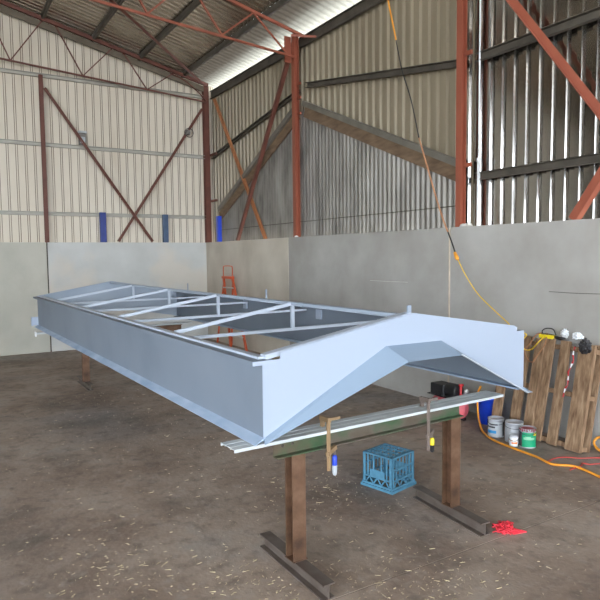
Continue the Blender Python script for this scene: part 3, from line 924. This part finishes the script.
for y0, y1 in ((3.385, 3.475), (3.60, 3.64), (4.06, 4.10), (4.26, 4.33)):
    pbox('back_board', y0, y1, 0.076, 0.094, 0.02, ph_ - 0.01, M['timber'])
M4 = Matrix.Translation((5.175, 0, 0)) @ PT
def onp(y, dx, z): return M4 @ Vector((dx, y, z))
ztop = ph_ + 0.0
# items on and about the pallet top
def topz(y): return (M4 @ Vector((0.02, y, ph_)))
base = M4 @ Vector((0.0, 0, 1.06))
bx, bz = base.x, base.z
a = MB(); 
t = thing('power_board', 'yellow power board lying on top of the pallet', 'power board', (bx + 0.0, 3.955, bz - 0.012), 0.0)
a.box(-0.03, 0.03, -0.085, 0.085, 0, 0.038); a.build('body', M['yellow'], t, bevel=0.006)
a = MB()
for y in (-0.06, -0.015, 0.03):
    a.box(-0.018, 0.018, y, y + 0.03, 0.042, 0.046)
a.build('sockets', M['black'], t)
a = MB(); a.tube(curve_pts([(0.0, 0.06, 0.046), (0.0, 0.06, 0.075), (0.01, 0.02, 0.10), (0.02, -0.05, 0.095), (0.02, -0.085, 0.04)], 6), 0.006, 6); a.build('black_lead', M['black'], t)
a = MB(); a.tube([(0, -0.09, 0.02), (0.0, -0.15, 0.014), (0.01, -0.20, 0.02)], [0.018, 0.017, 0.008], 8); a.build('plug', M['black'], t)
o = crumple('paper_cup', M['paper'], (bx + 0.06, 3.80, bz - 0.004), (0.03, 0.055, 0.062), 11, 'crumpled white paper sheet on the pallet beside the yellow power board', 'paper', amp=0.75, sub=3); o.name = 'crumpled_paper'
o = crumple('crumpled_paper', M['paper'], (bx + 0.03, 3.64, bz + 0.002), (0.04, 0.075, 0.05), 15, 'white crumpled paper on the pallet beside the black bag', 'paper', amp=0.8, sub=3)
o = crumple('plastic_bag', M['black_cloth'], (bx - 0.07, 3.485, bz - 0.11), (0.055, 0.07, 0.09), 21, 'scrunched black plastic bag hanging over the pallet top edge', 'bag', amp=0.55)
# red and white barrier tape
a = MB()
pts = [(3.60 + 0.010 * math.sin(i * 1.3) + i * 0.004, -0.03 - 0.004 * math.cos(i), 1.0 - i * 0.042) for i in range(13)]
for i in range(12):
    a.mat(M['red'] if i % 3 != 1 else M['white'])
    (y0, d0, z0), (y1, d1, z1) = pts[i], pts[i + 1]
    p = [onp(y0, d0, z0), onp(y0 + 0.016 - 0.010 * (i % 2), d0 - 0.004, z0), onp(y1 + 0.016 - 0.010 * ((i + 1) % 2), d1 - 0.004, z1), onp(y1, d1, z1)]
    q = [Vector(c) + Vector((-0.002, 0, 0.0)) for c in p]
    a.poly(p, q)
tag(a.build('barrier_tape', None), 'red and white tape hanging down the front of the pallet', 'tape')

# ------------------------------------------------------------------ cans
def can(loc, r, h, label, rz=0, kind='white'):
    t = thing('paint_can', label, 'paint can', loc, rz)
    a = MB()
    a.lathe([(0, 0.004), (r - 0.004, 0.004), (r, 0), (r, 0.01), (r - 0.002, 0.012), (r - 0.002, h - 0.014), (r + 0.002, h - 0.010), (r + 0.002, h), (r - 0.008, h), (r - 0.010, h - 0.012), (0, h - 0.012)], 32)
    a.build('body', M['tin'], t)
    a = MB()
    fa = math.atan2(-loc[1], -loc[0]) - rz
    def patch(m_, a0, a1, z0, z1, off):
        a.mat(m_)
        a.lathe([(r + off, z0), (r + off, z1)], 14, a0=fa + a0, a1=fa + a1)
    if kind == 'white':
        patch(M['label_white'], -1.6, 1.6, 0.015, h - 0.03, 0.000)
        patch(M['label_blue'], -1.3, 0.05, 0.045, 0.075, 0.0012)
        patch(M['label_dark'], -1.3, -0.1, 0.10, 0.118, 0.0012)
        patch(M['label_dark'], -0.9, 0.2, 0.130, 0.145, 0.0012)
        patch(M['label_dark'], 0.9, 1.5, 0.015, h - 0.03, 0.0012)
    elif kind == 'grey':
        patch(M['tin'], -1.6, 1.6, 0.02, h - 0.03, 0.000)
        patch(M['label_orange'], -0.6, 0.0, 0.03, 0.045, 0.0012)
    elif kind == 'small':
        patch(M['white'], -1.7, 1.7, 0.008, h - 0.02, 0.000)
        patch(M['label_orange'], -0.5, 0.9, 0.03, 0.048, 0.0012)
        patch(M['label_orange'], -0.8, -0.2, 0.055, 0.066, 0.0012)
    elif kind == 'green':
        patch(M['label_green'], -0.75, 1.9, 0.012, h - 0.035, 0.000)
        patch(M['label_dark'], -1.9, -0.75, 0.012, h - 0.035, 0.000)
        patch(M['label_pale'], -0.5, 0.9, 0.085, 0.108, 0.0012)
        patch(M['label_pale'], -0.3, 0.4, 0.108, 0.116, 0.0012)
        patch(M['yellow'], 0.75, 1.2, 0.125, 0.15, 0.0012)
    a.build('printed_label', None, t)
    if kind == 'green':
        a = MB()
        a.lathe([(0, h - 0.008), (r * 0.6, h - 0.004), (r * 0.8, h - 0.010)], 20)
        for k_ in range(9):
            an = fa - 1.2 + k_ * 0.28
            ln = 0.012 + 0.02 * ((k_ * 7) % 5) / 5
            a.bar(((r + 0.003) * math.cos(an), (r + 0.003) * math.sin(an), h), ((r + 0.003) * math.cos(an), (r + 0.003) * math.sin(an), h - ln), 0.014, 0.003)
        a.build('paint_drips', M['paint_red'], t)
    a = MB()
    hp = [(math.cos(fa + PI / 2 * 1.0 + q_ * PI) * 0 , 0, 0) for q_ in (0,)]
    R_ = r + 0.004
    a.tube([(R_ * math.cos(fa + 1.45 - i * 2.9 / 12), R_ * math.sin(fa + 1.45 - i * 2.9 / 12), h - 0.035 - 0.02 * math.sin(i * PI / 12)) for i in range(13)], 0.0025, 5)
    a.build('wire_handle', M['label_dark'], t)
    return t
can((4.975, 4.25, 0), 0.082, 0.192, 'tall pale paint can with a blue label beside the blue bucket', kind='white')
can((4.99, 4.03, 0), 0.090, 0.20, 'plain silver grey paint can between the blue labelled and the green can', kind='grey')
can((4.855, 3.925, 0), 0.042, 0.115, 'small white can with orange print in front of the silver can', kind='small')
can((4.955, 3.84, 0), 0.078, 0.190, 'green labelled paint can with dark red drips on its rim', kind='green')

# ------------------------------------------------------------------ blue bucket
t = thing('plastic_bucket', 'bright blue plastic bucket standing by the wall left of the paint cans', 'bucket', (5.31, 4.64, 0))
a = MB()
a.lathe([(0, 0.006), (0.115, 0.0), (0.120, 0.01), (0.155, 0.29), (0.162, 0.29), (0.162, 0.31), (0.147, 0.31), (0.112, 0.02), (0, 0.02)], 36)
a.build('body', M['bright_blue'], t)
a = MB(); a.tube([(0.165 * math.cos(i * PI / 12), 0.165 * math.sin(i * PI / 12), 0.28 - 0.10 * math.sin(i * PI / 12)) for i in range(13)], 0.004, 6)
a.build('handle', M['black'], t)

# ------------------------------------------------------------------ air compressor
t = thing('air_compressor', 'red tank air compressor with a black motor standing under the frame by the wall', 'air compressor', (5.06, 4.76, 0), 0.0)
a = MB()
T = Matrix.Translation((0, 0, 0.148)) @ Matrix.Rotation(-PI / 2, 4, 'X')
a.lathe([(0, 0), (0.06, 0.008), (0.10, 0.035), (0.115, 0.08), (0.115, 0.40), (0.10, 0.44), (0.05, 0.47), (0, 0.475)], 28, T=T)
a.build('tank', M['pink_red'], t)
for y in (0.10, 0.38):
    a = MB(); a.box(-0.09, 0.09, y - 0.02, y + 0.02, 0.03, 0.075); a.box(-0.10, -0.06, y - 0.025, y + 0.025, 0.0, 0.03); a.box(0.06, 0.10, y - 0.025, y + 0.025, 0.0, 0.03)
    a.build('rubber_foot', M['black'], t)
a = MB(); a.box(-0.10, 0.10, 0.08, 0.50, 0.262, 0.272); a.build('platform', M['black'], t)
a = MB()
a.box(-0.09, 0.09, 0.25, 0.46, 0.272, 0.40)
a.lathe([(0, 0), (0.075, 0.0), (0.078, 0.02), (0.075, 0.17), (0, 0.17)], 20, T=Matrix.Translation((0, 0.09, 0.348)) @ Matrix.Rotation(-PI / 2, 4, 'X'))
a.build('motor', M['black'], t, bevel=0.01)
a = MB(); a.tube([(-0.03, 0.04, 0.25), (-0.03, 0.035, 0.43)], 0.014, 8); a.tube([(-0.05, 0.035, 0.43), (0.0, 0.035, 0.43)], 0.016, 8)
a.build('handle', M['red'], t)
a = MB(); a.lathe([(0, 0), (0.024, 0.0), (0.024, 0.02), (0, 0.02)], 14, T=Matrix.Translation((0.03, 0.02, 0.36)) @ Matrix.Rotation(PI / 2, 4, 'X')); a.bar((0.03, 0.02, 0.27), (0.03, 0.03, 0.36), 0.014, 0.014)
a.build('gauge', M['alu'], t)

# ------------------------------------------------------------------ step ladder
t = thing('step_ladder', 'orange step ladder standing by the brown concrete panel behind the frame', 'ladder', (0, 0, 0))
fa_, fb_ = Vector((5.24, 11.35, 0)), Vector((5.32, 10.78, 0))
ta_, tb_ = Vector((5.38, 11.96, 1.46)), Vector((5.38, 11.52, 1.46))
ba_, bb_ = Vector((5.40, 12.40, 0)), Vector((5.44, 11.75, 0))
for p, q in ((fa_, ta_), (fb_, tb_)):
    a = MB(); a.bar(p, q, 0.06, 0.03, up=(1, 0, 0)); a.build('rail', M['ladder'], t)
for p, q in ((ba_, ta_), (bb_, tb_)):
    a = MB(); a.bar(p, q + Vector((0.03, 0.03, -0.05)), 0.03, 0.03, up=(1, 0, 0)); a.build('rear_leg', M['ladder'], t)
for k_ in range(1, 6):
    f_ = k_ / 6 + 0.02
    a = MB(); a.bar(fa_.lerp(ta_, f_), fb_.lerp(tb_, f_), 0.07, 0.022); a.build('step', M['alu'], t)
a = MB(); a.bar(ta_ + Vector((0, 0, 0)), tb_, 0.09, 0.05); a.build('top_step', M['ladder'], t)
a = MB(); a.tube(curve_pts([ta_, ta_ + Vector((0.01, 0.02, 0.20)), ta_ + Vector((0.01, -0.05, 0.24)), tb_ + Vector((0.0, 0.05, 0.24)), tb_ + Vector((0, -0.01, 0.20)), tb_], 5), 0.010, 6)
a.build('hand_rail', M['ladder'], t)

# ------------------------------------------------------------------ cords
t = thing('hanging_cord', 'joined orange, black and yellow cord hanging from the roof down to the pallet', 'cord', (0, 0, 0))
def cordpart(pts, r, mat, name='cord_length', parent=t, n=6):
    a = MB(); a.tube(curve_pts(pts, n), r, 7); return a.build(name, mat, parent)
cordpart([(5.405, 6.68, 5.915), (5.40, 6.59, 5.612), (5.39, 6.495, 5.29), (5.381, 6.402, 4.999), (5.372, 6.311, 4.713)], 0.011, M['cord_orange'])
cordpart([(5.372, 6.311, 4.713), (5.358, 6.176, 4.291), (5.345, 5.986, 3.867), (5.327, 5.817, 3.36)], 0.008, M['black'])
cordpart([(5.327, 5.817, 3.36), (5.315, 5.658, 2.991), (5.3, 5.484, 2.595), (5.289, 5.335, 2.285), (5.285, 5.264, 2.163)], 0.010, M['cord_brown'])
cordpart([(5.285, 5.264, 2.163), (5.28, 5.193, 2.031), (5.274, 5.123, 1.889)], 0.009, M['black'])
a = MB(); a.tube([(5.275, 5.145, 1.92), (5.273, 5.11, 1.86), (5.272, 5.09, 1.832)], [0.016, 0.026, 0.014], 10); a.build('connector', M['cord_orange'], t)
cordpart([(5.272, 5.088, 1.831), (5.265, 4.955, 1.647), (5.256, 4.766, 1.449), (5.249, 4.531, 1.285), (5.243, 4.336, 1.16), (5.24, 4.267, 1.092), (5.26, 4.118, 1.064),
          (5.26, 4.154, 0.997), (5.26, 4.153, 0.923), (5.26, 4.115, 0.896), (5.26, 4.041, 0.916), (5.27, 3.97, 0.998), (5.36, 3.975, 1.04)], 0.0065, M['cord_yellow'])
def cord(name, label, pts, r, mat, n=8, cat='cord'):
    a = MB(); a.tube(curve_pts(pts, n), r, 8)
    return tag(a.build(name, mat), label, cat)
cord('orange_lead', 'thin orange lead drooping from the pallet top over its left boards',
     [(5.40, 4.03, 1.078), (5.34, 4.06, 1.05), (5.30, 4.11, 0.946), (5.28, 4.146, 0.889), (5.27, 4.10, 0.80), (5.27, 4.04, 0.78), (5.28, 4.0, 0.84), (5.32, 3.94, 0.96), (5.35, 3.94, 1.03), (5.40, 3.97, 1.078)], 0.006, M['cord_brown'])
cord('air_hose', 'long orange yellow air hose snaking along the floor past the paint cans',
     [(5.24, 4.70, 0.41), (5.15, 4.66, 0.33), (5.05, 4.56, 0.15), (4.96, 4.43, 0.03), (4.90, 4.32, 0.012), (4.832, 4.202, 0.012), (4.785, 4.034, 0.012), (4.753, 3.768, 0.012), (4.733, 3.562, 0.012), (4.684, 3.367, 0.012),
      (4.794, 3.234, 0.012), (4.782, 3.092, 0.012), (4.742, 2.947, 0.012), (4.697, 2.789, 0.012), (4.6, 2.5, 0.012)], 0.011, M['cord_orange'], cat='hose')
cord('extension_lead', 'thin red lead lying on the floor in front of the pallet foot',
     [(4.725, 3.44, 0.006), (4.857, 3.461, 0.006), (4.958, 3.428, 0.006), (5.045, 3.34, 0.006), (5.149, 3.28, 0.006), (5.25, 3.2, 0.006), (5.30, 3.05, 0.006)], 0.006, M['cord_red'])
cord('extension_lead', 'thin red lead curling over the floor nearest the right edge',
     [(4.70, 3.20, 0.006), (4.878, 3.21, 0.006), (4.941, 3.245, 0.006), (4.976, 3.19, 0.006), (5.074, 3.14, 0.006), (5.2, 3.0, 0.006), (5.25, 2.8, 0.006)], 0.006, M['cord_red'])
cord('hose_loop', 'orange hose loop leaning on the wall at the right edge',
     [(5.30, 3.0, 0.012), (5.32, 3.18, 0.012), (5.35, 3.32, 0.02), (5.38, 3.405, 0.05), (5.40, 3.42, 0.09), (5.42, 3.38, 0.13), (5.42, 3.25, 0.14), (5.41, 3.0, 0.10), (5.36, 2.8, 0.04), (5.3, 2.6, 0.012)], 0.012, M['cord_orange'], cat='hose')
# ------------------------------------------------------------------ straw and grit
a = MB()
rnd = random.Random(12)
for i in range(3000):
    X_ = rnd.uniform(-0.5, 5.1); Y_ = 1.2 + 7.5 * rnd.random() ** 1.7
    if rnd.random() < 0.35:
        cx, cy = rnd.choice([(0.6, 2.6), (1.55, 3.0), (2.0, 2.55), (2.6, 3.9), (2.4, 2.4), (0.9, 3.6)])
        X_ = rnd.gauss(cx, 0.28); Y_ = rnd.gauss(cy, 0.28)
    if (1.70 < X_ < 1.90 and 2.6 < Y_ < 3.5) or (3.05 < X_ < 3.30 and 2.6 < Y_ < 3.5) or (2.95 < X_ < 3.42 and 3.55 < Y_ < 4.08) or (4.6 < X_ and 2.6 < Y_ < 4.6):
        continue
    an = rnd.gauss(0.2, 0.8); l = rnd.choice([0.008, 0.010, 0.014, 0.02, 0.035, 0.012, 0.008]); w = rnd.uniform(0.0008, 0.0018)
    dx, dy = math.cos(an) * l / 2, math.sin(an) * l / 2
    nx, ny = -math.sin(an) * w / 2, math.cos(an) * w / 2
    z = 0.0015; h = 0.0022
    A = [(X_ - dx + nx, Y_ - dy + ny), (X_ - dx - nx, Y_ - dy - ny), (X_ + dx - nx, Y_ + dy - ny), (X_ + dx + nx, Y_ + dy + ny)]
    tz = rnd.uniform(0, 0.003)
    v = [a.bm.verts.new((p[0], p[1], 0.0)) for p in A] + [a.bm.verts.new((p[0], p[1], h + (tz if k > 1 else 0))) for k, p in enumerate(A)]
    a.face([v[4], v[5], v[6], v[7]]); a.face([v[0], v[1], v[5], v[4]]); a.face([v[1], v[2], v[6], v[5]]); a.face([v[2], v[3], v[7], v[6]]); a.face([v[3], v[0], v[4], v[7]])
o = a.build('straw_litter', M['straw'])
tag(o, 'pale straw bits scattered over the dusty floor', 'straw', kind='stuff')
